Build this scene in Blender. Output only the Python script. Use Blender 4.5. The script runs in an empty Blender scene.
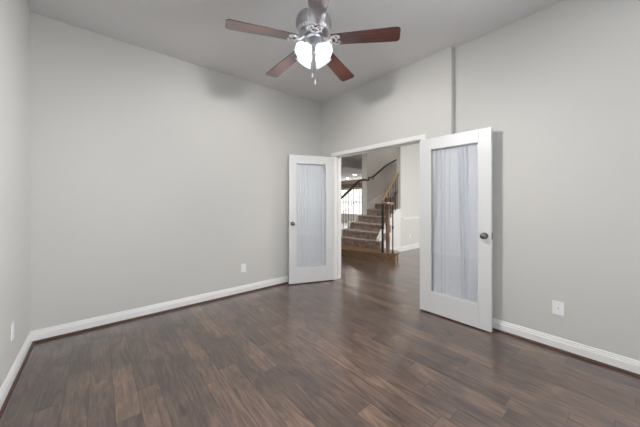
import bpy, bmesh, math, random
from mathutils import Vector, Matrix
random.seed(7)
S = bpy.context.scene
COL = S.collection
PI = math.pi
R = math.radians

# ------------------------------------------------------------------ camera
cam_d = bpy.data.cameras.new('camera')
cam_d.sensor_width = 36.0
cam_d.lens = 261.609 / 640 * 36.0
cam_d.shift_y = (202.113 - 213.5) / 640
cam_d.clip_start = 0.02
cam = bpy.data.objects.new('camera', cam_d)
COL.objects.link(cam)
cam.location = (-3.083, -3.5566, 1.3002)
cam.rotation_euler = (PI / 2, 0, -0.7022258)
S.camera = cam

# ------------------------------------------------------------------ world, daylight, exposure
W = bpy.data.worlds.new('sky')
S.world = W
W.use_nodes = True
W.node_tree.nodes['Background'].inputs[0].default_value = (0.97, 0.97, 0.97, 1)
W.node_tree.nodes['Background'].inputs[1].default_value = 1.0

def area(name, loc, rot, sx, sy, power, color=(1, 1, 1)):
    d = bpy.data.lights.new(name, 'AREA')
    d.shape = 'RECTANGLE'; d.size = sx; d.size_y = sy
    d.energy = power; d.color = color
    o = bpy.data.objects.new(name, d)
    o.location = loc; o.rotation_euler = rot
    COL.objects.link(o)
    return o

XW = -3.562
# daylight through the window behind the camera and the far window, plus two added fills
area('daylight_study_window', (0.35, -4.65, 1.5), (0, PI / 2, 0), 1.9, 1.7, 140, (0.90, 0.95, 1.0))
area('added_side_fill', (XW - .25, -4.75, 1.5), (0, -PI / 2, 0), 1.9, 1.5, 8, (0.93, 0.965, 1.0))  # added fill from behind the camera to lift the lower right wall
area('added_hall_fill', (4.05, -3.55, 1.4), (PI / 2, 0, 0), 1.6, 2.1, 75, (1.0, 0.98, 0.96))  # added fill that brightens the hall wall, source unseen
area('daylight_far_window', (10.45, 8.1, 1.35), (0, PI / 2, 0), 1.7, 2.6, 110, (1.0, 0.97, 0.92))

BULB = 1350.0          # emission of the four fan bulbs
FILL_DOWN = 560.0         # emission of the unseen recessed lights added in hall and far room

S.view_settings.view_transform = 'Standard'
S.view_settings.look = 'None'
S.view_settings.gamma = 1.0
S.view_settings.exposure = 0.52
S.view_settings.use_curve_mapping = False

# ------------------------------------------------------------------ materials
def srgb(r, g, b):
    f = lambda c: (c / 255 / 12.92) if c / 255 <= 0.04045 else ((c / 255 + 0.055) / 1.055) ** 2.4
    return (f(r), f(g), f(b), 1)

def mat(name, col, rough=0.5, metal=0.0, bump=0.0, bscale=200.0, spec=0.5, emit=0.0, var=0.0, vscale=3.0):
    m = bpy.data.materials.new(name); m.use_nodes = True
    nt = m.node_tree; b = nt.nodes['Principled BSDF']
    b.inputs['Base Color'].default_value = col
    b.inputs['Roughness'].default_value = rough
    b.inputs['Metallic'].default_value = metal
    b.inputs['Specular IOR Level'].default_value = spec
    tc = nt.nodes.new('ShaderNodeTexCoord')
    if emit:
        b.inputs['Emission Color'].default_value = col
        b.inputs['Emission Strength'].default_value = emit
    if bump:
        n = nt.nodes.new('ShaderNodeTexNoise'); n.inputs['Scale'].default_value = bscale
        n.inputs['Detail'].default_value = 3
        bp = nt.nodes.new('ShaderNodeBump'); bp.inputs['Strength'].default_value = bump
        bp.inputs['Distance'].default_value = 0.002
        nt.links.new(tc.outputs['Object'], n.inputs['Vector'])
        nt.links.new(n.outputs['Fac'], bp.inputs['Height'])
        nt.links.new(bp.outputs['Normal'], b.inputs['Normal'])
    if var:
        n = nt.nodes.new('ShaderNodeTexNoise'); n.inputs['Scale'].default_value = vscale
        n.inputs['Detail'].default_value = 4
        mx = nt.nodes.new('ShaderNodeMix'); mx.data_type = 'RGBA'
        mx.inputs[6].default_value = tuple(c * (1 - var) for c in col[:3]) + (1,)
        mx.inputs[7].default_value = tuple(min(1, c * (1 + var)) for c in col[:3]) + (1,)
        nt.links.new(tc.outputs['Object'], n.inputs['Vector'])
        nt.links.new(n.outputs['Fac'], mx.inputs[0])
        nt.links.new(mx.outputs[2], b.inputs['Base Color'])
    return m

M = {}
M['wall'] = mat('greige_wall_paint', srgb(206, 205, 202), 0.7, bump=0.12, bscale=160, spec=0.25)
M['ceiling'] = mat('ceiling_paint', srgb(218, 217, 217), 0.85, bump=0.2, bscale=130, spec=0.15)
M['hall_wall'] = mat('hall_wall_paint', srgb(214, 213, 210), 0.7, bump=0.12, bscale=160, spec=0.25)
M['trim'] = mat('white_trim_paint', srgb(236, 236, 235), 0.35, bump=0.03, bscale=60)
M['door'] = mat('white_door_paint', srgb(221, 222, 223), 0.35, bump=0.03, bscale=60)
M['shoe'] = mat('dark_stained_moulding', srgb(78, 52, 42), 0.4, var=0.3, vscale=14)
M['nickel'] = mat('satin_nickel', srgb(140, 138, 136), 0.25, metal=1.0, bump=0.02, bscale=300)
M['pewter'] = mat('brushed_pewter', srgb(178, 178, 182), 0.32, metal=1.0, bump=0.05, bscale=240)
M['dark'] = mat('dark_slot', srgb(45, 43, 42), 0.6, bump=0.02)
M['plate'] = mat('white_plastic_plate', srgb(240, 240, 243), 0.3, bump=0.01)
M['iron'] = mat('black_wrought_iron', srgb(38, 36, 38), 0.45, metal=0.3, bump=0.1, bscale=90)
M['white_metal'] = mat('pale_brushed_metal', srgb(222, 221, 222), 0.35, metal=0.6, bump=0.03, bscale=250)
M['window_white'] = mat('white_window_frame', srgb(235, 235, 232), 0.4, bump=0.02)
M['cabinet'] = mat('brown_valance_wood', srgb(128, 105, 84), 0.5, var=0.25, vscale=5)

def emission(name, col, strength):
    m = bpy.data.materials.new(name); m.use_nodes = True
    nt = m.node_tree; nt.nodes.clear()
    e = nt.nodes.new('ShaderNodeEmission'); o = nt.nodes.new('ShaderNodeOutputMaterial')
    e.inputs[0].default_value = col; e.inputs[1].default_value = strength
    nt.links.new(e.outputs[0], o.inputs[0])
    return m
M['bulb'] = emission('lit_bulb', (1.0, 0.97, 0.94, 1), BULB)
M['downlight'] = emission('lit_fill_downlight', (1.0, 0.95, 0.88, 1), FILL_DOWN)

def frosted(name, col, trans):
    m = bpy.data.materials.new(name); m.use_nodes = True
    nt = m.node_tree; nt.nodes.clear()
    d = nt.nodes.new('ShaderNodeBsdfDiffuse'); d.inputs[0].default_value = col
    t = nt.nodes.new('ShaderNodeBsdfTranslucent'); t.inputs[0].default_value = col
    g = nt.nodes.new('ShaderNodeBsdfGlossy'); g.inputs['Roughness'].default_value = 0.15
    a = nt.nodes.new('ShaderNodeMixShader'); a.inputs[0].default_value = trans
    b = nt.nodes.new('ShaderNodeMixShader'); b.inputs[0].default_value = 0.06
    o = nt.nodes.new('ShaderNodeOutputMaterial')
    n = nt.nodes.new('ShaderNodeTexNoise'); n.inputs['Scale'].default_value = 30
    bp = nt.nodes.new('ShaderNodeBump'); bp.inputs['Strength'].default_value = 0.05
    nt.links.new(n.outputs['Fac'], bp.inputs['Height'])
    nt.links.new(bp.outputs['Normal'], d.inputs['Normal'])
    nt.links.new(d.outputs[0], a.inputs[1]); nt.links.new(t.outputs[0], a.inputs[2])
    nt.links.new(a.outputs[0], b.inputs[1]); nt.links.new(g.outputs[0], b.inputs[2])
    nt.links.new(b.outputs[0], o.inputs[0])
    return m
M['shade'] = frosted('frosted_white_glass', (0.9, 0.92, 0.95, 1), 0.4)

def sheer():
    m = bpy.data.materials.new('sheer_white_voile'); m.use_nodes = True
    nt = m.node_tree; nt.nodes.clear()
    d = nt.nodes.new('ShaderNodeBsdfDiffuse'); t = nt.nodes.new('ShaderNodeBsdfTranslucent')
    tr = nt.nodes.new('ShaderNodeBsdfTransparent')
    col = srgb(231, 233, 239)
    d.inputs[0].default_value = col; t.inputs[0].default_value = col
    a = nt.nodes.new('ShaderNodeMixShader'); a.inputs[0].default_value = 0.1
    b = nt.nodes.new('ShaderNodeMixShader')
    tc = nt.nodes.new('ShaderNodeTexCoord')
    w = nt.nodes.new('ShaderNodeTexNoise'); w.inputs['Scale'].default_value = 900
    r = nt.nodes.new('ShaderNodeMapRange'); r.inputs[3].default_value = 0.0; r.inputs[4].default_value = 0.05
    o = nt.nodes.new('ShaderNodeOutputMaterial')
    nt.links.new(tc.outputs['Object'], w.inputs['Vector']); nt.links.new(w.outputs['Fac'], r.inputs[0])
    nt.links.new(r.outputs[0], b.inputs[0])
    nt.links.new(d.outputs[0], a.inputs[1]); nt.links.new(t.outputs[0], a.inputs[2])
    nt.links.new(a.outputs[0], b.inputs[1]); nt.links.new(tr.outputs[0], b.inputs[2])
    nt.links.new(b.outputs[0], o.inputs[0])
    return m
M['sheer'] = sheer()

def pane_glass():
    m = bpy.data.materials.new('clear_window_glass'); m.use_nodes = True
    nt = m.node_tree; nt.nodes.clear()
    tr = nt.nodes.new('ShaderNodeBsdfTransparent'); tr.inputs[0].default_value = (0.985, 0.992, 0.995, 1)
    g = nt.nodes.new('ShaderNodeBsdfGlossy'); g.inputs['Roughness'].default_value = 0.02
    f = nt.nodes.new('ShaderNodeFresnel'); f.inputs[0].default_value = 1.5
    n = nt.nodes.new('ShaderNodeTexNoise'); n.inputs['Scale'].default_value = 3
    bp = nt.nodes.new('ShaderNodeBump'); bp.inputs['Strength'].default_value = 0.02
    mx = nt.nodes.new('ShaderNodeMixShader'); o = nt.nodes.new('ShaderNodeOutputMaterial')
    nt.links.new(n.outputs['Fac'], bp.inputs['Height']); nt.links.new(bp.outputs['Normal'], g.inputs['Normal'])
    ge = nt.nodes.new('ShaderNodeNewGeometry'); mr = nt.nodes.new('ShaderNodeMapRange')
    mr.inputs[3].default_value = 1.5; mr.inputs[4].default_value = 1 / 1.5      # same reflectance on both faces of the pane
    nt.links.new(ge.outputs['Backfacing'], mr.inputs[0]); nt.links.new(mr.outputs[0], f.inputs[0])
    nt.links.new(f.outputs[0], mx.inputs[0]); nt.links.new(tr.outputs[0], mx.inputs[1])
    nt.links.new(g.outputs[0], mx.inputs[2]); nt.links.new(mx.outputs[0], o.inputs[0])
    return m
M['glass'] = pane_glass()

class NT:
    """tiny node helper"""
    def __init__(s, name):
        s.m = bpy.data.materials.new(name); s.m.use_nodes = True
        s.t = s.m.node_tree; s.b = s.t.nodes['Principled BSDF']
    def n(s, typ, **kw):
        o = s.t.nodes.new(typ)
        for k, v in kw.items(): setattr(o, k, v)
        return o
    def l(s, a, b): s.t.links.new(a, b)
    def math(s, op, a, b=None, c=None):
        o = s.n('ShaderNodeMath', operation=op)
        for i, v in enumerate((a, b, c)):
            if v is None: continue
            if isinstance(v, (int, float)): o.inputs[i].default_value = v
            else: s.l(v, o.inputs[i])
        return o.outputs[0]
    def vec(s, x, y, z=0.0):
        o = s.n('ShaderNodeCombineXYZ')
        for i, v in enumerate((x, y, z)):
            if isinstance(v, (int, float)): o.inputs[i].default_value = v
            else: s.l(v, o.inputs[i])
        return o.outputs[0]
    def ramp(s, fac, stops):
        o = s.n('ShaderNodeValToRGB'); e = o.color_ramp.elements
        while len(e) < len(stops): e.new(0.5)
        for el, (p, c) in zip(e, stops): el.position = p; el.color = c
        s.l(fac, o.inputs[0]); return o.outputs[0]
    def mix(s, fac, a, b, blend='MIX'):
        o = s.n('ShaderNodeMix', data_type='RGBA', blend_type=blend)
        for i, v in ((0, fac), (6, a), (7, b)):
            if isinstance(v, (int, float, tuple)): o.inputs[i].default_value = v
            else: s.l(v, o.inputs[i])
        return o.outputs[2]

def plank_floor():
    k = NT('hand_scraped_hickory_planks')
    tc = k.n('ShaderNodeTexCoord'); sp = k.n('ShaderNodeSeparateXYZ')
    k.l(tc.outputs['Object'], sp.inputs[0])
    x, y = sp.outputs[0], sp.outputs[1]
    u = k.math('DIVIDE', k.math('ADD', x, 3.562 - 0.05), 0.1265)
    row = k.math('FLOOR', u); fu = k.math('FRACT', u)
    wn = k.n('ShaderNodeTexWhiteNoise', noise_dimensions='1D'); k.l(row, wn.inputs['W'])
    length = k.math('MULTIPLY_ADD', wn.outputs['Value'], 0.55, 0.62)
    wn2 = k.n('ShaderNodeTexWhiteNoise', noise_dimensions='1D'); k.l(k.math('ADD', row, 57.3), wn2.inputs['W'])
    v = k.math('ADD', k.math('DIVIDE', y, length), k.math('MULTIPLY', wn2.outputs['Value'], 7.0))
    colm = k.math('FLOOR', v); fv = k.math('FRACT', v)
    rnd = k.n('ShaderNodeTexWhiteNoise', noise_dimensions='2D'); k.l(k.vec(row, colm), rnd.inputs['Vector'])
    r1 = rnd.outputs['Value']
    sc = k.n('ShaderNodeSeparateXYZ'); k.l(rnd.outputs['Color'], sc.inputs[0])
    # grain
    off = k.math('MULTIPLY', r1, 40.0)
    gv = k.vec(k.math('MULTIPLY', x, 17.0), k.math('ADD', k.math('MULTIPLY', y, 2.0), off), off)
    g1 = k.n('ShaderNodeTexNoise'); g1.inputs['Scale'].default_value = 1.0; g1.inputs['Detail'].default_value = 6
    g1.inputs['Roughness'].default_value = 0.62; g1.inputs['Distortion'].default_value = 2.6
    k.l(gv, g1.inputs['Vector'])
    gv2 = k.vec(k.math('MULTIPLY', x, 120.0), k.math('ADD', k.math('MULTIPLY', y, 5.0), off), off)
    g2 = k.n('ShaderNodeTexNoise'); g2.inputs['Scale'].default_value = 1.0; g2.inputs['Detail'].default_value = 3
    k.l(gv2, g2.inputs['Vector'])
    blot = k.n('ShaderNodeTexNoise'); blot.inputs['Scale'].default_value = 3.2; blot.inputs['Detail'].default_value = 2
    k.l(k.vec(k.math('ADD', x, off), y, 0.0), blot.inputs['Vector'])
    base = k.ramp(r1, [(0.0, srgb(80, 66, 60)), (0.3, srgb(88, 73, 66)), (0.75, srgb(95, 78, 70)), (0.93, srgb(103, 84, 74)), (1.0, srgb(113, 92, 78))])
    gr = k.ramp(g1.outputs['Fac'], [(0.32, (0.4, 0.39, 0.4, 1)), (0.5, (0.98, 0.96, 0.94, 1)), (0.68, (1.6, 1.5, 1.4, 1))])
    c = k.mix(0.85, base, gr, 'MULTIPLY')
    fine = k.ramp(g2.outputs['Fac'], [(0.3, (0.62, 0.62, 0.62, 1)), (0.55, (1.06, 1.06, 1.06, 1))])
    c = k.mix(0.6, c, fine, 'MULTIPLY')
    bl = k.ramp(blot.outputs['Fac'], [(0.3, (0.62, 0.64, 0.69, 1)), (0.65, (1.2, 1.16, 1.1, 1))])
    c = k.mix(0.8, c, bl, 'MULTIPLY')
    # seams
    du = k.math('MULTIPLY', k.math('MINIMUM', fu, k.math('SUBTRACT', 1.0, fu)), 0.1265)
    dv = k.math('MULTIPLY', k.math('MINIMUM', fv, k.math('SUBTRACT', 1.0, fv)), length)
    dm = k.math('MINIMUM', du, dv)
    seam = k.math('SMOOTH_MAX', k.math('SUBTRACT', 1.0, k.math('DIVIDE', dm, 0.0034)), 0.0, 0.1)
    seam = k.math('MINIMUM', seam, 1.0)
    c = k.mix(k.math('MULTIPLY', seam, 0.9), c, srgb(34, 24, 21))
    k.l(c, k.b.inputs['Base Color'])
    rg = k.math('MULTIPLY_ADD', g1.outputs['Fac'], 0.16, 0.24)
    k.l(rg, k.b.inputs['Roughness'])
    k.b.inputs['Specular IOR Level'].default_value = 0.55
    k.b.inputs['Coat Weight'].default_value = 1.0
    k.b.inputs['Coat Roughness'].default_value = 0.24
    ht = k.math('ADD', k.math('MULTIPLY', seam, -1.0), k.math('MULTIPLY', g1.outputs['Fac'], 0.55))
    bp = k.n('ShaderNodeBump'); bp.inputs['Strength'].default_value = 0.35; bp.inputs['Distance'].default_value = 0.0025
    k.l(ht, bp.inputs['Height']); k.l(bp.outputs['Normal'], k.b.inputs['Normal'])
    return k.m
M['floor'] = plank_floor()

def wood(name, dark, light, rough, axis=0, sx=60.0, sl=3.0, coat=0.0):
    k = NT(name)
    tc = k.n('ShaderNodeTexCoord'); mp = k.n('ShaderNodeMapping')
    sc = [sx, sx, sx]; sc[axis] = sl
    mp.inputs['Scale'].default_value = sc
    k.l(tc.outputs['Object'], mp.inputs[0])
    n = k.n('ShaderNodeTexNoise'); n.inputs['Scale'].default_value = 1; n.inputs['Detail'].default_value = 5
    n.inputs['Distortion'].default_value = 0.8
    k.l(mp.outputs[0], n.inputs['Vector'])
    k.l(k.ramp(n.outputs['Fac'], [(0.3, dark), (0.7, light)]), k.b.inputs['Base Color'])
    k.b.inputs['Roughness'].default_value = rough
    k.b.inputs['Coat Weight'].default_value = coat
    k.b.inputs['Coat Roughness'].default_value = 0.12
    k.b.inputs['Coat IOR'].default_value = 1.75
    return k.m
M['blade'] = wood('cherry_blade_wood', srgb(58, 33, 31), srgb(98, 60, 54), 0.3, 0, 70, 3, 1.0)
M['oak'] = wood('golden_oak', srgb(98, 74, 52), srgb(142, 112, 80), 0.3, 1, 40, 3, 0.3)
M['rail_oak'] = wood('oak_handrail', srgb(112, 86, 60), srgb(172, 140, 104), 0.3, 0, 40, 3, 0.3)
M['rail_dark'] = wood('dark_stained_handrail', srgb(32, 22, 17), srgb(56, 39, 31), 0.35, 0, 40, 3, 0.2)
M['newel'] = wood('brown_newel_wood', srgb(80, 56, 42), srgb(150, 118, 92), 0.3, 2, 40, 3, 0.3)

def carpet():
    k = NT('brown_stair_carpet')
    tc = k.n('ShaderNodeTexCoord')
    n = k.n('ShaderNodeTexNoise'); n.inputs['Scale'].default_value = 55; n.inputs['Detail'].default_value = 5
    k.l(tc.outputs['Object'], n.inputs['Vector'])
    n2 = k.n('ShaderNodeTexNoise'); n2.inputs['Scale'].default_value = 9; n2.inputs['Detail'].default_value = 2
    k.l(tc.outputs['Object'], n2.inputs['Vector'])
    f = k.math('ADD', k.math('MULTIPLY', n.outputs['Fac'], 0.65), k.math('MULTIPLY', n2.outputs['Fac'], 0.35))
    k.l(k.ramp(f, [(0.34, srgb(94, 80, 73)), (0.5, srgb(140, 124, 115)), (0.66, srgb(186, 170, 160))]), k.b.inputs['Base Color'])
    k.b.inputs['Roughness'].default_value = 1.0
    k.b.inputs['Specular IOR Level'].default_value = 0.1
    k.b.inputs['Sheen Weight'].default_value = 0.4
    bp = k.n('ShaderNodeBump'); bp.inputs['Strength'].default_value = 0.6; bp.inputs['Distance'].default_value = 0.006
    k.l(n.outputs['Fac'], bp.inputs['Height']); k.l(bp.outputs['Normal'], k.b.inputs['Normal'])
    return k.m
M['carpet'] = carpet()

# ------------------------------------------------------------------ mesh helpers
def box(bm, x0, x1, y0, y1, z0, z1, bev=0.0):
    vs = [bm.verts.new((x, y, z)) for z in (z0, z1) for y in (y0, y1) for x in (x0, x1)]
    fs = [(0, 2, 3, 1), (4, 5, 7, 6), (0, 1, 5, 4), (2, 6, 7, 3), (0, 4, 6, 2), (1, 3, 7, 5)]
    faces = [bm.faces.new([vs[i] for i in f]) for f in fs]
    if bev:
        ed = list({e for f in faces for e in f.edges})
        bmesh.ops.bevel(bm, geom=ed, offset=bev, segments=2, affect='EDGES', profile=0.5)
    return vs

def prism(bm, pts, z0, z1, top=None):
    """polygon (x,y) extruded in z"""
    b = [bm.verts.new((p[0], p[1], z0)) for p in pts]
    t = [bm.verts.new((p[0], p[1], z1)) for p in (top or pts)]
    n = len(pts)
    bm.faces.new(b[::-1]); bm.faces.new(t)
    for i in range(n):
        bm.faces.new((b[i], b[(i + 1) % n], t[(i + 1) % n], t[i]))

def lathe(bm, prof, seg=24, mtx=None, close=False):
    rings = []
    for r, z in prof:
        if r < 1e-5:
            rings.append([bm.verts.new((0, 0, z))])
        else:
            rings.append([bm.verts.new((r * math.cos(2 * PI * i / seg), r * math.sin(2 * PI * i / seg), z)) for i in range(seg)])
    allv = [v for r in rings for v in r]
    pairs = list(zip(rings, rings[1:]))
    if close: pairs.append((rings[-1], rings[0]))
    for a, b in pairs:
        if len(a) == 1 and len(b) == 1: continue
        for i in range(seg):
            j = (i + 1) % seg
            if len(a) == 1: bm.faces.new((a[0], b[j], b[i]))
            elif len(b) == 1: bm.faces.new((a[i], a[j], b[0]))
            else: bm.faces.new((a[i], a[j], b[j], b[i]))
    if mtx is not None: bmesh.ops.transform(bm, matrix=mtx, verts=allv)

def catmull(pts, n=6):
    P = [Vector(p) for p in pts]
    out = []
    for i in range(len(P) - 1):
        p0 = P[max(i - 1, 0)]; p1 = P[i]; p2 = P[i + 1]; p3 = P[min(i + 2, len(P) - 1)]
        for k in range(n):
            t = k / n
            out.append(0.5 * ((2 * p1) + (-p0 + p2) * t + (2 * p0 - 5 * p1 + 4 * p2 - p3) * t * t + (-p0 + 3 * p1 - 3 * p2 + p3) * t ** 3))
    out.append(P[-1])
    return out

def sweep(bm, path, section, up=Vector((0, 0, 1))):
    """section: (side, up) points swept along path"""
    P = [Vector(p) for p in path]; rings = []
    for i, p in enumerate(P):
        d = (P[min(i + 1, len(P) - 1)] - P[max(i - 1, 0)]).normalized()
        u = up if abs(d.dot(up)) < 0.98 else Vector((1, 0, 0))
        side = d.cross(u).normalized(); w = side.cross(d).normalized()
        rings.append([bm.verts.new(p + side * a + w * b) for a, b in section])
    n = len(section)
    for a, b in zip(rings, rings[1:]):
        for i in range(n):
            bm.faces.new((a[i], a[(i + 1) % n], b[(i + 1) % n], b[i]))
    bm.faces.new(rings[0][::-1]); bm.faces.new(rings[-1])

def circle(r, n=10): return [(r * math.cos(2 * PI * i / n), r * math.sin(2 * PI * i / n)) for i in range(n)]
def tube(bm, path, r, n=10): sweep(bm, path, circle(r, n))

def obj(name, bm, m, parent=None, smooth=None, mtx=None):
    bmesh.ops.recalc_face_normals(bm, faces=bm.faces[:])
    me = bpy.data.meshes.new(name); bm.to_mesh(me); bm.free()
    me.materials.append(m)
    if smooth is not None:
        me.polygons.foreach_set('use_smooth', [True] * len(me.polygons))
        me.set_sharp_from_angle(angle=R(smooth))
    o = bpy.data.objects.new(name, me); COL.objects.link(o)
    if parent is not None: o.parent = parent
    if mtx is not None: o.matrix_local = mtx
    return o

def empty(name, loc=(0, 0, 0), rz=0.0):
    o = bpy.data.objects.new(name, None); o.empty_display_size = 0.1
    o.location = loc; o.rotation_euler = (0, 0, rz); COL.objects.link(o)
    return o

def tag(o, label, cat, group=None):
    o['label'] = label; o['category'] = cat
    if group: o['group'] = group
    return o

def struct(o):
    o['kind'] = 'structure'
    return o

def boxes(name, lst, m, parent=None, bev=0.0):
    bm = bmesh.new()
    for b in lst: box(bm, *b, bev)
    return obj(name, bm, m, parent)

# ------------------------------------------------------------------ room shell
H = 3.05
XL, YF = -3.562, -6.2
PR = -0.071                 # room face of the boxed-out part of the right wall around the doorway
X1 = 0.08                   # hall face of the right wall
D0, D1, DH = -1.915, -0.372, 2.062   # doorway
HX, HY0, HY1 = 10.0, -3.3, 12.0

struct(boxes('floor', [(XL - .12, HX + .3, YF - .12, HY1, -0.12, 0.0)], M['floor']))
struct(boxes('ceiling', [(XL - .12, X1 - .04, YF - .12, 0.12, H, H + .12)], M['ceiling']))
struct(boxes('wall_back', [(XL - .12, X1, 0, .12, 0, H)], M['wall']))
struct(boxes('wall_left', [(XL - .12, XL, -4.0, 0, 0, H), (XL - .12, XL, YF - .12, -5.5, 0, H),
                           (XL - .12, XL, -5.5, -4.0, 0, .6), (XL - .12, XL, -5.5, -4.0, 2.45, H)], M['wall']))
w4 = struct(boxes('added_window_4', [(XL - .1, XL - .03, -5.5, -4.0, .6, .65), (XL - .1, XL - .03, -5.5, -4.0, 2.4, 2.45)] +
                  [(XL - .1, XL - .03, y, y + .05, .65, 2.4) for y in (-5.5, -4.775, -4.05)], M['window_white']))  # made-up window out of view, opening for the added side fill
boxes('pane', [(XL - .068, XL - .064, -5.48, -4.02, .62, 2.43)], M['glass'], w4)
# right wall: doorway part boxed out 7 cm into the room
bm = bmesh.new()
box(bm, PR, X1, D1 + .02, 0, 0, H)
box(bm, PR, X1, D0 - .02, D1 + .02, DH + .02, H)
box(bm, PR, X1, -2.272, D0 - .02, 0, H)
wy0, wy1, wz0, wz1 = -5.5, -3.8, .6, 2.45
box(bm, 0, X1, wy1, -2.272, 0, H); box(bm, 0, X1, YF, wy0, 0, H)
box(bm, 0, X1, wy0, wy1, 0, wz0); box(bm, 0, X1, wy0, wy1, wz1, H)
struct(obj('wall_right', bm, M['wall']))
struct(boxes('wall_front', [(XL, X1, YF - .12, YF, 0, H)], M['wall']))
# daylight window in the right wall, behind the camera
wb = bmesh.new()
box(wb, -.02, X1, wy0, wy1, wz0 - .03, wz0 + .04); box(wb, .01, X1 - .01, wy0, wy1, wz1 - .05, wz1)
for yy in (wy0, (wy0 + wy1) / 2 - .03, wy1 - .06): box(wb, .01, X1 - .01, yy, yy + .06, wz0 + .04, wz1 - .05)
w = struct(obj('window_1', wb, M['window_white']))
boxes('pane', [(.04, .044, wy0 + .02, wy1 - .02, wz0 + .02, wz1 - .02)], M['glass'], w)

# baseboards: stepped profile (depth from wall, height) with a dark shoe moulding
BP = [(0, .012), (.016, .012), (.016, .078), (.012, .084), (.012, .094), (.008, .1), (.008, .108), (.004, .114), (0, .114)]
SP = [(0, 0), (.03, 0), (.029, .008), (.025, .015), (.016, .021), (0, .022)]
def run(bm, p0, p1, nrm, prof):
    a = Vector((p0[0], p0[1], 0)); b = Vector((p1[0], p1[1], 0)); n = Vector((nrm[0], nrm[1], 0))
    A = [bm.verts.new(a + n * d + Vector((0, 0, z))) for d, z in prof]
    B = [bm.verts.new(b + n * d + Vector((0, 0, z))) for d, z in prof]
    k = len(prof)
    for i in range(k): bm.faces.new((A[i], A[(i + 1) % k], B[(i + 1) % k], B[i]))
    bm.faces.new(A[::-1]); bm.faces.new(B)
def baseboard(name, runs):
    bm = bmesh.new()
    for r in runs: run(bm, *r, BP)
    o = struct(obj(name, bm, M['trim']))
    bm = bmesh.new()
    for r in runs: run(bm, *r, SP)
    obj('shoe_moulding', bm, M['shoe'], o)
baseboard('baseboard_back', [((XL, 0), (PR, 0), (0, -1))])
baseboard('baseboard_left', [((XL, YF), (XL, 0), (1, 0))])
baseboard('baseboard_right', [((0, YF), (0, -2.272), (-1, 0)), ((PR, D1 + .07), (PR, 0), (-1, 0)), ((PR, -2.272), (PR, D0 - .07), (-1, 0))])
baseboard('baseboard_front', [((XL, YF), (0, YF), (0, 1))])

# doorway: jambs, head jamb, stops, flat narrow casing
bm = bmesh.new()
j0, j1 = PR - .001, X1 + .001
box(bm, j0, j1, D1, D1 + .02, 0, DH)
box(bm, j0, j1, D0 - .02, D0, 0, DH)
box(bm, j0, j1, D0 - .02, D1 + .02, DH, DH + .02)
box(bm, .0, .03, D1 - .012, D1, 0, DH - .012); box(bm, .0, .03, D0, D0 + .012, 0, DH - .012); box(bm, .0, .03, D0, D1, DH - .012, DH)
struct(obj('trim_1', bm, M['trim']))
bm = bmesh.new()
for xa, xb in ((PR - .014, PR), (X1, X1 + .014)):
    box(bm, xa, xb, D1 + .006, D1 + .062, 0, DH + .006, .003)
    box(bm, xa, xb, D0 - .062, D0 - .006, 0, DH + .006, .003)
    box(bm, xa, xb, D0 - .062, D1 + .062, DH + .006, DH + .062, .003)
struct(obj('trim_2', bm, M['trim']))

# ------------------------------------------------------------------ hall and far room shell
SW_IN, SW_IN2 = 0.33, 0.45          # stair side wall
outer = [(3.33, 1.74), (3.75, 1.72), (4.15, 1.62), (4.5, 1.43), (4.82, 1.14), (5.05, .8), (5.12, .45)]
outer2 = [(3.36, 1.98), (3.8, 1.95), (4.25, 1.84), (4.66, 1.6), (5.02, 1.26), (5.27, .85), (5.36, .45)]
# hall ceiling with the stairwell left open
struct(boxes('ceiling_hall', [(X1 - .04, 2.95, HY0, HY1, H, H + .12), (2.95, HX + .3, HY0, SW_IN2, H, H + .12),
                              (2.95, HX + .3, 1.98, HY1, H, H + .12), (5.36, HX + .3, SW_IN2, 1.98, H, H + .12)], M['ceiling']))
struct(boxes('ceiling_stairwell', [(2.8, 5.5, .3, 2.1, 5.4, 5.5)], M['ceiling']))
bm = bmesh.new()
box(bm, 2.98, 5.36, SW_IN, SW_IN2, 0, 5.4)
struct(obj('wall_hall', bm, M['hall_wall']))
bm = bmesh.new()
poly = outer + outer2[::-1]
prism(bm, poly, 0, 5.4)
struct(obj('wall_stair', bm, M['hall_wall'], smooth=40))
struct(boxes('wall_stairwell', [(2.83, 2.95, SW_IN2, 1.98, H, 5.4), (2.95, 3.36, 1.9, 1.98, H, 5.4)], M['hall_wall']))
struct(boxes('wall_hall_right', [(X1, 3.2, HY0 - .12, HY0, 0, H), (4.9, HX + .3, HY0 - .12, HY0, 0, H),
                                 (3.2, 4.9, HY0 - .12, HY0, 0, .3), (3.2, 4.9, HY0 - .12, HY0, 2.5, H)], M['hall_wall']))
w3 = struct(boxes('added_window_3', [(3.2, 4.9, HY0 - .09, HY0 - .02, .3, .36), (3.2, 4.9, HY0 - .09, HY0 - .02, 2.44, 2.5)] +
                  [(x, x + .06, HY0 - .09, HY0 - .02, .36, 2.44) for x in (3.2, 4.02, 4.84)], M['window_white']))  # made-up window out of view, lets the added hall fill in
boxes('pane', [(3.23, 4.87, HY0 - .06, HY0 - .056, .33, 2.47)], M['glass'], w3)
struct(boxes('wall_hall_end', [(HX, HX + .12, HY0, 6.0, 0, H), (HX, HX + .12, 10.3, HY1, 0, H), (HX, HX + .12, 6.0, 10.3, 0, .45), (HX, HX + .12, 6.0, 10.3, 2.2, H)], M['hall_wall']))
struct(boxes('wall_hall_back', [(X1 - .04, HX + .12, HY1, HY1 + .12, 0, H)], M['hall_wall']))
struct(boxes('wall_hall_left', [(X1 - .08, X1, .12, HY1, 0, H)], M['hall_wall']))
# dropped ceiling of the far room behind a header beam
struct(boxes('trim_3', [(X1, HX, 4.0, 4.16, 2.74, H)], M['hall_wall']))
struct(boxes('ceiling_far', [(X1, HX, 4.16, HY1, 2.74, 2.78)], M['ceiling']))
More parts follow.
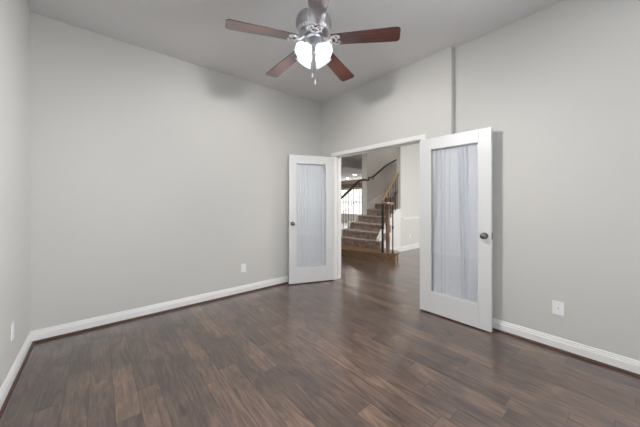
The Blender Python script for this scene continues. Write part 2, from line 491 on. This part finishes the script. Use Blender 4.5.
# far window
bm = bmesh.new()
wy0, wy1 = 6.0, 10.3
box(bm, HX - .02, HX + .1, wy0, wy1, .45, .52); box(bm, HX - .02, HX + .1, wy0, wy1, 2.13, 2.2)
for yy in [wy0 + q * (wy1 - wy0 - .07) / 6 for q in range(7)]: box(bm, HX - .015, HX + .09, yy, yy + .07, .52, 2.13)
box(bm, HX - .01, HX + .08, wy0, wy1, 1.28, 1.33)
w2 = struct(obj('window_2', bm, M['window_white']))
boxes('pane', [(HX + .03, HX + .034, wy0 + .02, wy1 - .02, .5, 2.15)], M['glass'], w2)

# hall baseboard, chair rail and stair skirt on the stair side wall (plane y = 0.33)
bm = bmesh.new()
run(bm, (2.2, SW_IN), (5.36, SW_IN), (0, -1), [(0, 0), (.016, 0), (.016, .11), (.008, .128), (0, .13)])
struct(obj('baseboard_hall', bm, M['trim']))
bm = bmesh.new()
box(bm, 3.06, 5.36, SW_IN - .022, SW_IN, .845, .885, .006); box(bm, 3.06, 5.36, SW_IN - .012, SW_IN, .825, .845)
struct(obj('trim_4', bm, M['trim']))

# ------------------------------------------------------------------ french doors
def knob_mesh(bm, y, s):
    """round knob on a rosette, projecting along s*Y from y"""
    m = Matrix.Translation((0, y, 0)) @ Matrix.Rotation(-s * PI / 2, 4, 'X')
    lathe(bm, [(0, .026), (.012, .024), (.013, .014), (.011, .0085), (.009, .026), (.012, .034), (.024, .039), (.0285, .047), (.0285, .054), (.024, .061), (.013, .065), (0, .066)][3:], 20, m)
def rosette_mesh(bm, y, s):
    m = Matrix.Translation((0, y, 0)) @ Matrix.Rotation(-s * PI / 2, 4, 'X')
    lathe(bm, [(0, 0), (.033, 0), (.033, .003), (.029, .008), (.016, .0095), (0, .0095)], 24, m)

DW, DZ0, DZ1, DT = .757, .014, 2.045, .035
GX0, GX1, GZ0, GZ1 = .13, .645, .25, 1.925
def french_door(name, hinge, free, side, label):
    """side=+1: the visible face is +Y of the local frame (X runs from hinge to free edge)"""
    a = math.atan2(free[1] - hinge[1], free[0] - hinge[0])
    root = empty(name, (hinge[0], hinge[1], 0), a)
    struct(root); tag(root, label, 'door')
    s = side
    def bx(bm, x0, x1, y0, y1, z0, z1, bev=0.0):
        ya, yb = sorted((s * y0, s * y1)); box(bm, x0, x1, ya, yb, z0, z1, bev)
    bm = bmesh.new()     # stiles and rails; the visible face is y = 0, the back y = -DT
    bx(bm, 0, GX0, -DT, 0, DZ0, DZ1, .002); bx(bm, GX1, DW, -DT, 0, DZ0, DZ1, .002)
    bx(bm, GX0, GX1, -DT, 0, DZ0, GZ0, .0015); bx(bm, GX0, GX1, -DT, 0, GZ1, DZ1, .0015)
    obj('door_frame', bm, M['door'], root)
    bm = bmesh.new()     # glazing bead
    for ya, yb in ((-.012, -.002), (-DT + .002, -.02)):
        bx(bm, GX0, GX0 + .011, ya, yb, GZ0, GZ1); bx(bm, GX1 - .011, GX1, ya, yb, GZ0, GZ1)
        bx(bm, GX0 + .011, GX1 - .011, ya, yb, GZ0, GZ0 + .011); bx(bm, GX0 + .011, GX1 - .011, ya, yb, GZ1 - .011, GZ1)
    obj('glazing_bead', bm, M['door'], root)
    bm = bmesh.new(); bx(bm, GX0 + .002, GX1 - .002, -.019, -.015, GZ0 + .002, GZ1 - .002)
    obj('glass_pane', bm, M['glass'], root)
    for y, d in ((0, 1), (-DT, -1)):
        bm = bmesh.new(); knob_mesh(bm, 0, s * d)
        kn = obj('door_knob', bm, M['nickel'], root, 50); kn.location = (DW - .058, s * y, .963)
        bm = bmesh.new(); rosette_mesh(bm, 0, s * d); obj('rosette', bm, M['nickel'], kn, 40)
    bm = bmesh.new(); box(bm, DW - .0005, DW + .0012, -s * DT / 2 - .012, -s * DT / 2 + .012, .93, .997, .0004)
    obj('latch_plate', bm, M['nickel'], root)
    for z in (.24, 1.02, 1.84):
        bm = bmesh.new()
        lathe(bm, [(0, -.05), (.005, -.05), (.0065, -.045), (.0065, .045), (.005, .05), (0, .05)], 12, Matrix.Translation((-.008, -s * (DT + .004), z)))
        box(bm, -.008, .0, *sorted((-s * (DT - .003), -s * (DT + .002))), z - .045, z + .045)
        obj('hinge', bm, M['nickel'], root, 40)
    return root, a

def curtain(hinge, a, side, seed, label, folds):
    """sheer sash curtain gathered on two thin rods on the far face of the glass"""
    rnd = random.Random(seed)
    root = empty('sash_curtain', (hinge[0], hinge[1], 0), a)
    tag(root, label, 'curtain', None)
    s = side
    x0, x1, zb, zt = GX0 - .028, GX1 + .028, GZ0 - .02, GZ1 + .012
    yc = -(DT + .017)
    nx, nz = 300, 30
    ph = [(rnd.uniform(0, 6.28), rnd.uniform(.75, 1.3), rnd.uniform(-.5, .5)) for _ in range(6)]
    bm = bmesh.new(); grid = []
    for k in range(nz + 1):
        t = k / nz; z = zb + (zt - zb) * t; rowv = []
        for i in range(nx + 1):
            u = i / nx
            fan_ = folds[1] * (1 - t) * math.sin(2 * PI * u + .6) * .03
            ww = folds[0] * (u + fan_)
            for p, f, q in ph: ww += q * .55 * math.sin(2 * PI * (f * 2.2 * u + .35 * q * t) + p)
            y = 2 * abs(math.sin(PI * ww)) ** .8 - 1
            y += .2 * math.sin(2 * PI * ww * 2.3 + 4 * t)
            amp = folds[2] * (.65 + .35 * math.sin(2 * PI * (u * 1.7 + seed * .37))) * (.8 + .25 * math.sin(PI * t))
            uu = u
            # pinched flat at the two rods
            hem = min(1, abs(zt - .028 - z) / .05 + .35, abs(z - zb - .025) / .05 + .35)
            rowv.append(bm.verts.new((x0 + (x1 - x0) * min(1, max(0, uu)), s * (yc + y * amp * hem), z)))
        grid.append(rowv)
    for k in range(nz):
        for i in range(nx):
            bm.faces.new((grid[k][i], grid[k][i + 1], grid[k + 1][i + 1], grid[k + 1][i]))
    obj('fabric_panel', bm, M['sheer'], root, 80)
    for z in (zt - .028, zb + .025):
        bm = bmesh.new(); tube(bm, [(x0 - .012, s * (yc - .0), z), (x1 + .012, s * yc, z)], .004, 10)
        for xx in (x0 - .012, x1 + .012): box(bm, xx - .005, xx + .005, *sorted((s * -(DT + .0005), s * (yc - .006))), z - .008, z + .008)
        obj('curtain_rod', bm, M['trim'], root, 40)
    return root

hL, fL = (-.105, -.393), (-.812, -.122)
hR, fR = (-.125, -1.922), (-.128, -2.682)
_, aL = french_door('door_1', hL, fL, 1, 'white glazed French door standing open across the far room corner')
_, aR = french_door('door_2', hR, fR, -1, 'white glazed French door folded back flat against the right wall')
curtain(hL, aL, 1, 3, 'sheer white curtain gathered behind the glass of the French door in the corner', (13, .2, .0062))
curtain(hR, aR, -1, 11, 'sheer white curtain gathered behind the glass of the French door against the right wall', (9, 1.4, .0125))

# ------------------------------------------------------------------ ceiling fan
FX, FY = -1.737, -1.885
fan = empty('ceiling_fan', (FX, FY, H))
tag(fan, 'five blade ceiling fan with cherry wood blades, pewter motor and lit glass shades', 'ceiling fan')
Z = lambda z: z - H
bm = bmesh.new()
lathe(bm, [(0, 0), (.068, 0), (.07, -.012), (.064, -.035), (.042, -.058), (.02, -.066), (0, -.066)], 28)
obj('canopy', bm, M['pewter'], fan, 40)
bm = bmesh.new(); tube(bm, [(0, 0, -.06), (0, 0, Z(2.85))], .0125, 14)
obj('downrod', bm, M['pewter'], fan, 40)
bm = bmesh.new()
lathe(bm, [(0, Z(2.865)), (.022, Z(2.865)), (.03, Z(2.85)), (.05, Z(2.84)), (.105, Z(2.828)), (.138, Z(2.80)), (.146, Z(2.77)), (.146, Z(2.735)),
           (.138, Z(2.722)), (.138, Z(2.70)), (.12, Z(2.675)), (.085, Z(2.66)), (.07, Z(2.655)), (0, Z(2.655))], 40)
motor = obj('motor_housing', bm, M['pewter'], fan, 35)
bm = bmesh.new()       # pierced ring of vent petals under the motor
for i in range(30):
    th = 2 * PI * i / 30
    m = Matrix.Rotation(th, 4, 'Z') @ Matrix.Translation((.131, 0, Z(2.689))) @ Matrix.Rotation(R(-52), 4, 'Y')
    n0 = len(bm.verts); bm.verts.ensure_lookup_table()
    vs = box(bm, -.012, .012, -.0075, .0075, -.003, .003)
    bmesh.ops.transform(bm, matrix=m, verts=vs)
obj('vent_ring', bm, M['white_metal'], motor)
bm = bmesh.new()
lathe(bm, [(0, Z(2.656)), (.075, Z(2.656)), (.078, Z(2.648)), (.078, Z(2.632)), (.066, Z(2.622)), (0, Z(2.622))], 32)
obj('flywheel', bm, M['pewter'], fan, 35)

ZB = Z(2.622)
az0 = 234.77
blade0 = None
iron0 = None
def blade_outline(r0, r1):
    pts = []
    w0, w1 = .055, .074
    for t in (0, .12, .3, .5, .7, .85): pts.append((r0 + (r1 - r0) * t, w0 + (w1 - w0) * t))
    c = .03
    for k in range(6):
        th = PI / 2 * k / 5
        pts.append((r1 - c + c * math.sin(th), w1 - c + c * math.cos(th)))
    top = pts; bot = [(x, -y) for x, y in reversed(pts)]
    return top + bot
for i in range(5):
    rot = Matrix.Rotation(R(az0 + 72 * i), 4, 'Z')
    pitch = Matrix.Translation((0, 0, ZB)) @ Matrix.Rotation(R(3.4), 4, 'Y') @ Matrix.Rotation(R(-8), 4, 'X')
    if blade0 is None:
        bm = bmesh.new(); prism(bm, blade_outline(.15, .682), -.003, .003)
        bmesh.ops.bevel(bm, geom=[e for e in bm.edges if abs(e.verts[0].co.z - e.verts[1].co.z) < 1e-6], offset=.0012, segments=1, affect='EDGES')
        blade0 = b = obj('blade', bm, M['blade'], fan)
        # scrolled bracket: arm from the flywheel, a ring, and a forked plate under the blade
        bm = bmesh.new()
        tube(bm, catmull([(.06, 0, .022), (.085, 0, .018), (.105, 0, .003), (.125, 0, -.008), (.155, 0, -.009)], 5), .0085, 8)
        ring = [(.164 + .026 * math.cos(t), .030 * math.sin(t), -.008) for t in [2 * PI * q / 20 for q in range(21)]]
        tube(bm, ring, .006, 8)
        for s in (1, -1):
            tube(bm, catmull([(.142, s * .012, -.008), (.167, s * .042, -.007), (.204, s * .042, -.007), (.214, s * .022, -.007), (.198, s * .014, -.007)], 5), .0055, 8)
            lathe(bm, [(0, -.013), (.007, -.0125), (.008, -.009), (.008, -.004)], 10, Matrix.Translation((.204, s * .036, 0)))
        lathe(bm, [(0, -.013), (.007, -.0125), (.008, -.009), (.008, -.004)], 10, Matrix.Translation((.188, 0, 0)))
        iron0 = k = obj('blade_bracket', bm, M['white_metal'], b, 40)
    else:
        b = blade0.copy(); COL.objects.link(b); b.parent = fan
        k = iron0.copy(); COL.objects.link(k); k.parent = b
    b.matrix_local = rot @ pitch

# light kit
bm = bmesh.new()
lathe(bm, [(0, Z(2.624)), (.03, Z(2.624)), (.03, Z(2.60)), (.052, Z(2.59)), (.056, Z(2.57)), (.05, Z(2.548)), (.03, Z(2.535)), (.012, Z(2.53)), (.009, Z(2.515)), (0, Z(2.512))], 28)
kit = obj('light_kit', bm, M['pewter'], fan, 40)
sh0 = None
tilt = R(48)
view_az = 270 - math.degrees(0.7022258)     # azimuth from the fan towards the camera
for i in range(4):
    rot = Matrix.Rotation(R(view_az + 47 + 90 * i), 4, 'Z')
    loc = rot @ Matrix.Translation((.034, 0, Z(2.563))) @ Matrix.Rotation(PI - tilt, 4, 'Y')
    if sh0 is None:
        bm = bmesh.new()     # bell of frosted glass, opening along +Z of its own frame
        outp = [(.024, .028), (.034, .034), (.044, .05), (.049, .07), (.054, .09), (.062, .108), (.075, .122)]
        inn = [(r - .0025, z + .0005) for r, z in outp][::-1]
        lathe(bm, outp + inn, 28, None, True)
        s = obj('lamp_shade', bm, M['shade'], fan, 60)
        bm = bmesh.new()
        lathe(bm, [(0, -.012), (.012, -.012), (.013, .02), (.026, .024), (.026, .036), (.018, .044), (.016, .05), (0, .05)], 20)
        h = obj('socket_cup', bm, M['pewter'], s, 40)
        bm = bmesh.new()
        lathe(bm, [(0, .04), (.013, .042), (.015, .05), (.024, .06), (.028, .073), (.025, .086), (.015, .096), (0, .1)], 20)
        b = obj('bulb', bm, M['bulb'], s, 60)
        sh0 = (s, h, b)
    else:
        s = sh0[0].copy(); COL.objects.link(s); s.parent = fan
        for q in sh0[1:]:
            c = q.copy(); COL.objects.link(c); c.parent = s
    s.matrix_local = loc
rx, ry = math.cos(-0.7022258), math.sin(-0.7022258)
for dx, z0, z1, nm in ((-.012, 2.52, 2.36, 0), (.012, 2.515, 2.305, 1)):
    bm = bmesh.new()
    x, y = rx * dx, ry * dx
    tube(bm, [(x, y, Z(z0)), (x, y, Z(z1))], .0016, 6)
    n = int((z0 - z1) / .012)
    for q in range(n): lathe(bm, [(0, .0024), (.0024, 0), (0, -.0024)], 6, Matrix.Translation((x, y, Z(z1 + q * .012))))
    ch = obj('pull_chain', bm, M['white_metal'], fan)
    bm = bmesh.new()
    lathe(bm, [(0, .0), (.005, -.002), (.0075, -.016), (.0085, -.03), (.006, -.04), (0, -.042)], 12, Matrix.Translation((x, y, Z(z1))))
    obj('pull_fob', bm, M['plate'], ch, 50)

# ------------------------------------------------------------------ wall outlets
def outlet(loc, rz, label, w, h, duplex=True):
    """plate on a wall, facing local -Y"""
    root = empty('electrical_outlet' if duplex else 'outlet_plate', loc, rz)
    tag(root, label, 'outlet')
    bm = bmesh.new(); box(bm, -w / 2, w / 2, -.006, 0, -h / 2, h / 2, .002)
    obj('cover_plate', bm, M['plate'], root)
    if duplex:
        for z in (-.02, .02):
            bm = bmesh.new()
            pts = [(.0165 * math.cos(t) if abs(math.cos(t)) < .9 else .0155 * math.copysign(1, math.cos(t)), max(-.0135, min(.0135, .0165 * math.sin(t)))) for t in [2 * PI * q / 24 for q in range(24)]]
            prism(bm, pts, 0, .0025)
            sk = obj('socket', bm, M['plate'], root, None, Matrix.Translation((0, -.006, z)) @ Matrix.Rotation(PI / 2, 4, 'X'))
            bm = bmesh.new()
            box(bm, -.0075, -.0055, .001, .008, .002, .003); box(bm, .0055, .0075, .001, .007, .002, .003); box(bm, -.002, .002, -.009, -.005, .002, .003)
            obj('slots', bm, M['dark'], sk)
    else:
        bm = bmesh.new()
        lathe(bm, [(0, 0), (.009, 0), (.009, .003), (.005, .0035), (.005, .012), (.0015, .012), (0, .009)], 16, Matrix.Translation((0, -.006, 0)) @ Matrix.Rotation(PI / 2, 4, 'X'))
        obj('cable_jack', bm, M['white_metal'], root, 40)
    for z in ((0,) if duplex else (-.042, .042)):
        bm = bmesh.new()
        lathe(bm, [(0, 0), (.0035, 0), (.003, .001), (0, .0014)], 12, Matrix.Translation((0, -.006, z)) @ Matrix.Rotation(PI / 2, 4, 'X'))
        obj('screw', bm, M['plate'], root, 40)
    return root
outlet((-1.506, 0, .362), 0, 'white electrical outlet on the back wall left of the corner door', .072, .116)
outlet((XL, -.67, .363), PI / 2, 'white electrical outlet on the left wall near the corner', .072, .116)
outlet((0, -3.154, .37), -PI / 2, 'white outlet plate low on the right wall beside the open door', .08, .12, False)
outlet((3.441, SW_IN, .367), 0, 'small white outlet on the hall wall below the chair rail', .072, .116)

# ------------------------------------------------------------------ staircase
RISE = .18
inn = {2: (2.06, .30), 3: (2.22, .31), 4: (2.42, .32), 5: (2.62, .335), 6: (2.83, .335), 7: (3.03, .455), 8: (3.25, .455), 9: (3.45, .455), 10: (3.65, .455), 11: (3.84, .455), 12: (4.02, .455), 13: (4.15, .455)}
out = {2: (1.90, 1.52), 3: (2.13, 1.60), 4: (2.48, 1.64), 5: (2.9, 1.72), 6: (3.31, 1.735), 7: (3.7, 1.715), 8: (4.07, 1.635), 9: (4.4, 1.48), 10: (4.7, 1.24), 11: (4.94, .95), 12: (5.06, .66), 13: (5.1, .47)}
st = empty('staircase', (1.9, .6, 0))
tag(st, 'curved hall staircase with brown carpet and a rounded wooden first step', 'staircase')
def sobj(name, bm, m, parent=None, smooth=None):
    o = obj(name, bm, m, parent, smooth)
    if parent is None or parent is st:
        o.parent = st; o.location = (-1.9, -.6, 0)
    return o
front = catmull([(1.55, 2.0, 0), (1.36, 1.6, 0), (1.31, 1.25, 0), (1.345, .9, 0), (1.48, .42, 0), (1.66, .0, 0), (1.77, -.165, 0), (1.9, -.255, 0), (2.02, -.255, 0), (2.13, -.17, 0), (2.2, -.02, 0), (2.24, .325, 0)], 6)
fp = [(p.x, p.y) for p in front]
def inset(pts, d):
    out_ = []
    for i, p in enumerate(pts):
        a = Vector(pts[max(i - 1, 0)]); b = Vector(pts[min(i + 1, len(pts) - 1)])
        t = (b - a).normalized(); n = Vector((-t.y, t.x))
        out_.append((p[0] + n.x * d, p[1] + n.y * d))
    return out_
bm = bmesh.new(); prism(bm, inset(fp, .028) + [(2.2, 2.0)], 0, RISE - .032)
sobj('starting_riser', bm, M['oak'], None, 40)
bm = bmesh.new(); prism(bm, fp + [(2.2, 2.0)], RISE - .032, RISE)
bmesh.ops.bevel(bm, geom=[e for e in bm.edges if abs(e.verts[0].co.z - e.verts[1].co.z) < 1e-6 and not e.is_boundary], offset=.01, segments=3, affect='EDGES')
sobj('starting_tread', bm, M['oak'], None, 40)

def arc(a, b, bow, n=10):
    A, B = Vector(a), Vector(b); d = (B - A); nrm = Vector((-d.y, d.x)).normalized()
    return [tuple(A + d * (k / n) + nrm * bow * 4 * (k / n) * (1 - k / n)) for k in range(n + 1)]
for n in range(2, 13):
    o, i_, o2, i2 = out[n], inn[n], out[n + 1], inn[n + 1]
    bow = {2: -.07, 3: -.06, 4: -.04}.get(n, -.02)
    fr = arc(i_, o, -bow, 12)
    if n <= 4:      # rounded outer end of the lowest carpeted steps
        fr = fr[:-1] + [(fr[-1][0] + .03, fr[-1][1] - .03), (fr[-1][0] + .1, fr[-1][1] + .035)]
    z = RISE * n
    # carpeted riser and tread with a rolled nosing in one piece
    bm = bmesh.new()
    back = [(o2[0] + .02, o2[1]), (i2[0] + .02, i2[1])]
    prism(bm, fr + back, z - RISE - (0 if n > 2 else 0), z - .035)
    nose = [(p[0] - .028, p[1] - .004) for p in fr]
    prism(bm, nose + back, z - .035, z)
    ed = [e for e in bm.edges if all(abs(v.co.z - z) < 1e-6 for v in e.verts) and all(min((Vector((v.co.x, v.co.y)) - Vector(q)).length for q in nose) < 1e-5 for v in e.verts)]
    bmesh.ops.bevel(bm, geom=ed, offset=.012, segments=3, affect='EDGES')
    sobj('carpeted_step', bm, M['carpet'], None, 35)
# white outer stringer blocks under each open tread end
bm = bmesh.new()
for n in range(2, 6):
    o, o2 = out[n], out[n + 1]
    d = Vector((o2[0] - o[0], o2[1] - o[1])).normalized(); nr = Vector((-d.y, d.x))
    a = Vector(o) + d * (-.0 if n > 2 else -.02) + nr * .038; b = Vector(o2) + nr * .02
    pts = [tuple(a), tuple(a + nr * .09), tuple(b + nr * .09), tuple(b)]
    prism(bm, pts, 0, RISE * n + .006)
sobj('open_stringer', bm, M['trim'])
# white inner stringer wall (knee wall) rising with the steps, and its skirt
bm = bmesh.new()
prof = [(2.07, 0), (2.98, 0), (2.98, 1.12), (2.84, 1.12), (2.62, .95), (2.42, .78), (2.22, .6), (2.07, .42)]
for side in (0,):
    A = [bm.verts.new((x, .25 + .0, z)) for x, z in prof]; B = [bm.verts.new((x, SW_IN + .0, z)) for x, z in prof]
    bm.faces.new(A); bm.faces.new(B[::-1])
    for q in range(len(prof)):
        r_ = (q + 1) % len(prof); bm.faces.new((A[q], B[q], B[r_], A[r_]))
bmesh.ops.translate(bm, vec=(0, .079, 0), verts=bm.verts[:])
sobj('knee_wall', bm, M['trim'])
# wall skirt above the steps on the curved wall
bm = bmesh.new()
path = [(3.33, 1.725), (3.75, 1.705), (4.145, 1.607), (4.49, 1.417), (4.81, 1.127), (5.035, .8)]
zz = [1.0, 1.2, 1.38, 1.57, 1.76, 1.95]
A = []
for (x, y), z in zip(path, zz):
    A.append((bm.verts.new((x, y, z - .2)), bm.verts.new((x, y, z + .26)), bm.verts.new((x - .012, y - .014, z + .26)), bm.verts.new((x - .012, y - .014, z - .2))))
for p, q in zip(A, A[1:]):
    for k in range(4): bm.faces.new((p[k], p[(k + 1) % 4], q[(k + 1) % 4], q[k]))
bm.faces.new(A[0]); bm.faces.new(A[-1][::-1])
sobj('wall_skirt', bm, M['trim'])

RS = [(-.028, -.025), (.028, -.025), (.032, -.005), (.03, .012), (.018, .026), (-.018, .026), (-.03, .012), (-.032, -.005)]
# oak rail from the scroll up to the wall end
NX, NY = 1.845, -.075
scroll = []
for k in range(20):
    t = k / 19; th = R(250) - t * R(400); r = .035 + .085 * t
    scroll.append((NX + r * math.cos(th), NY + r * math.sin(th), 1.27))
e = Vector(scroll[-1])
RR = [tuple(e), (1.99, .1, 1.285), (2.1, .25, 1.315), (2.25, .335, 1.39), (2.42, .355, 1.555), (2.68, .365, 1.815), (2.96, .39, 2.05)]
rail = scroll[:-1] + catmull(RR, 6)
bm = bmesh.new(); sweep(bm, rail, RS)
sobj('handrail', bm, M['rail_oak'], None, 40)
bm = bmesh.new(); lathe(bm, [(0, 1.245), (.075, 1.245), (.085, 1.255), (.085, 1.285), (.075, 1.296), (0, 1.296)], 24, Matrix.Translation((NX, NY, 0)))
sobj('scroll_cap', bm, M['rail_oak'], None, 40)
bm = bmesh.new()
lathe(bm, [(0, .18), (.05, .18), (.05, .2), (.042, .22), (.042, .5), (.047, .52), (.04, .55), (.046, .75), (.043, .95), (.036, 1.12), (.042, 1.15), (.038, 1.2), (.05, 1.245), (0, 1.245)], 24, Matrix.Translation((NX, NY, 0)))
sobj('newel_post', bm, M['newel'], None, 40)
def baluster(x, y, z0, z1, r=.0095):
    bm = bmesh.new()
    tube(bm, [(x, y, z0), (x, y, z1)], r, 8)
    lathe(bm, [(0, 0), (r * 2.2, 0), (r * 2.2, .012), (r * 1.1, .03), (0, .03)], 10, Matrix.Translation((x, y, z0)))
    zm = z0 + (z1 - z0) * .52
    lathe(bm, [(r, -.035), (r * 1.9, -.012), (r * 1.9, .012), (r, .035)], 10, Matrix.Translation((x, y, zm)))
    sobj('baluster', bm, M['iron'], None, 40)
for dx, dy in ((-.11, .045), (-.085, .09), (.02, -.115), (.105, -.06), (-.03, .115)):
    baluster(NX + dx, NY + dy, .18, 1.25, .012)
def rail_z(path, x):
    for a, b in zip(path, path[1:]):
        if a[0] <= x <= b[0]: return a[2] + (b[2] - a[2]) * (x - a[0]) / (b[0] - a[0]), a[1] + (b[1] - a[1]) * (x - a[0]) / (b[0] - a[0])
    return path[-1][2], path[-1][1]
RRc = [tuple(p) for p in catmull(RR, 6)]
for x, zf in ((2.27, .66), (2.37, .75), (2.48, .85), (2.59, .93), (2.7, 1.02), (2.82, 1.1), (2.92, 1.12)):
    z1, y = rail_z(RRc, x)
    baluster(x, max(y, .345), zf - .02, z1 - .02, .009)
# dark outer rail over the open tread ends, then the wall rail
OR_ = [(1.62, 1.62, 1.18), (1.9, 1.64, 1.29), (2.181, 1.65, 1.473), (2.468, 1.67, 1.651), (2.769, 1.72, 1.84), (2.97, 1.74, 1.95), (3.1, 1.75, 1.985), (3.325, 1.74, 1.99)]
bm = bmesh.new(); sweep(bm, catmull(OR_, 5), RS)
sobj('handrail', bm, M['rail_dark'], None, 40)
for x, n in ((1.97, 2), (2.08, 2), (2.2, 3), (2.32, 3), (2.43, 3), (2.56, 4), (2.7, 4), (2.83, 4), (2.98, 5), (3.12, 5)):
    z1, y = rail_z(OR_, x)
    baluster(x, y + .02, RISE * n, z1 - .01, .0075)
bm = bmesh.new()
lathe(bm, [(0, .18), (.045, .18), (.045, .22), (.04, .24), (.04, 1.0), (.045, 1.02), (.036, 1.1), (.05, 1.17), (0, 1.18)], 20, Matrix.Translation((1.62, 1.62, 0)))
sobj('newel_post', bm, M['newel'], None, 40)
WR = [(3.335, 1.69, 1.97), (3.36, 1.685, 2.06), (3.5, 1.665, 2.09), (3.7, 1.655, 2.21), (4.1, 1.57, 2.5), (4.44, 1.38, 2.72), (4.74, 1.1, 2.96), (4.96, .78, 3.2)]
bm = bmesh.new(); sweep(bm, catmull(WR, 5), [(a * .85, b * .85) for a, b in RS])
sobj('wall_rail', bm, M['rail_dark'], None, 40)
for (x, y, z), (wx, wy) in (((3.55, 1.66, 2.1), (3.56, 1.735)), ((4.28, 1.48, 2.6), (4.33, 1.55))):
    bm = bmesh.new(); tube(bm, catmull([(x, y, z - .02), (x, y + .005, z - .07), (wx, wy, z - .08)], 4), .007, 8)
    sobj('rail_bracket', bm, M['iron'], None, 40)

# ------------------------------------------------------------------ far room, and unseen lamps added for the hall
M['stair_fill'] = emission('lit_stairwell_fill', (1.0, 0.95, 0.88, 1), 140)
M['far_downlight'] = emission('lit_far_downlight', (1.0, 0.95, 0.88, 1), 130)
def downlight(x, y, z, label, r=.085):
    root = empty('recessed_light', (x, y, z))
    tag(root, label, 'ceiling light', 'recessed lights in the far room ceiling')
    bm = bmesh.new(); lathe(bm, [(r, 0), (r + .022, 0), (r + .02, -.006), (r, -.008), (r, 0)], 28)
    obj('trim_ring', bm, M['plate'], root, 40)
    bm = bmesh.new(); lathe(bm, [(0, -.003), (r, -.003)], 28); obj('lens', bm, M['far_downlight'], root)
downlight(7.22, 5.80, 2.74, 'round recessed ceiling light beyond the stairs, nearer and higher of the pair')
downlight(8.39, 7.43, 2.74, 'round recessed ceiling light beyond the stairs, farther and lower of the pair')
for x, y in ((8.5, 4.6), (4.8, 7.5), (6.0, 10.6)):  # extra lights added out of view to brighten the far room
    root = empty('recessed_light', (x, y, 2.74)); tag(root, 'round fill light added in the far room, hidden behind the corner and stair walls', 'ceiling light', 'added far room lights out of sight')
    bm = bmesh.new(); lathe(bm, [(.085, 0), (.107, 0), (.105, -.006), (.085, -.008), (.085, 0)], 28); obj('trim_ring', bm, M['plate'], root, 40)
    bm = bmesh.new(); lathe(bm, [(0, -.003), (.085, -.003)], 28); obj('lens', bm, M['downlight'], root)
for x, y in ((1.5, -1.3), (1.1, 3.0)):  # unseen lights added to brighten the hall
    root = empty('recessed_light', (x, y, H)); tag(root, 'unseen round light added in the hall ceiling to brighten the hall', 'ceiling light', 'added lights in the hall ceiling')
    bm = bmesh.new(); lathe(bm, [(.075, 0), (.097, 0), (.095, -.006), (.075, -.008), (.075, 0)], 28); obj('trim_ring', bm, M['plate'], root, 40)
    bm = bmesh.new(); lathe(bm, [(0, -.003), (.075, -.003)], 28); obj('lens', bm, M['downlight'], root)
root = empty('added_stairwell_light', (3.5, 1.05, 5.4)); tag(root, 'unseen round light added high in the stairwell to light the steps', 'ceiling light')  # unseen lamp added to light the treads from above
bm = bmesh.new(); lathe(bm, [(.12, 0), (.15, 0), (.147, -.006), (.12, -.008), (.12, 0)], 28); obj('trim_ring', bm, M['plate'], root, 40)
bm = bmesh.new(); lathe(bm, [(0, -.003), (.12, -.003)], 28); obj('lens', bm, M['stair_fill'], root)
v = empty('window_valance', (HX - .01, 8.1, 2.25))
tag(v, 'brown wooden valance high on the far wall beyond the stair rail', 'valance')
boxes('valance_board', [(-.16, 0, -2.3, 2.3, 0, .24)], M['cabinet'], v, .008)
boxes('valance_cap', [(-.2, 0, -2.35, 2.35, .24, .275)], M['cabinet'], v, .006)
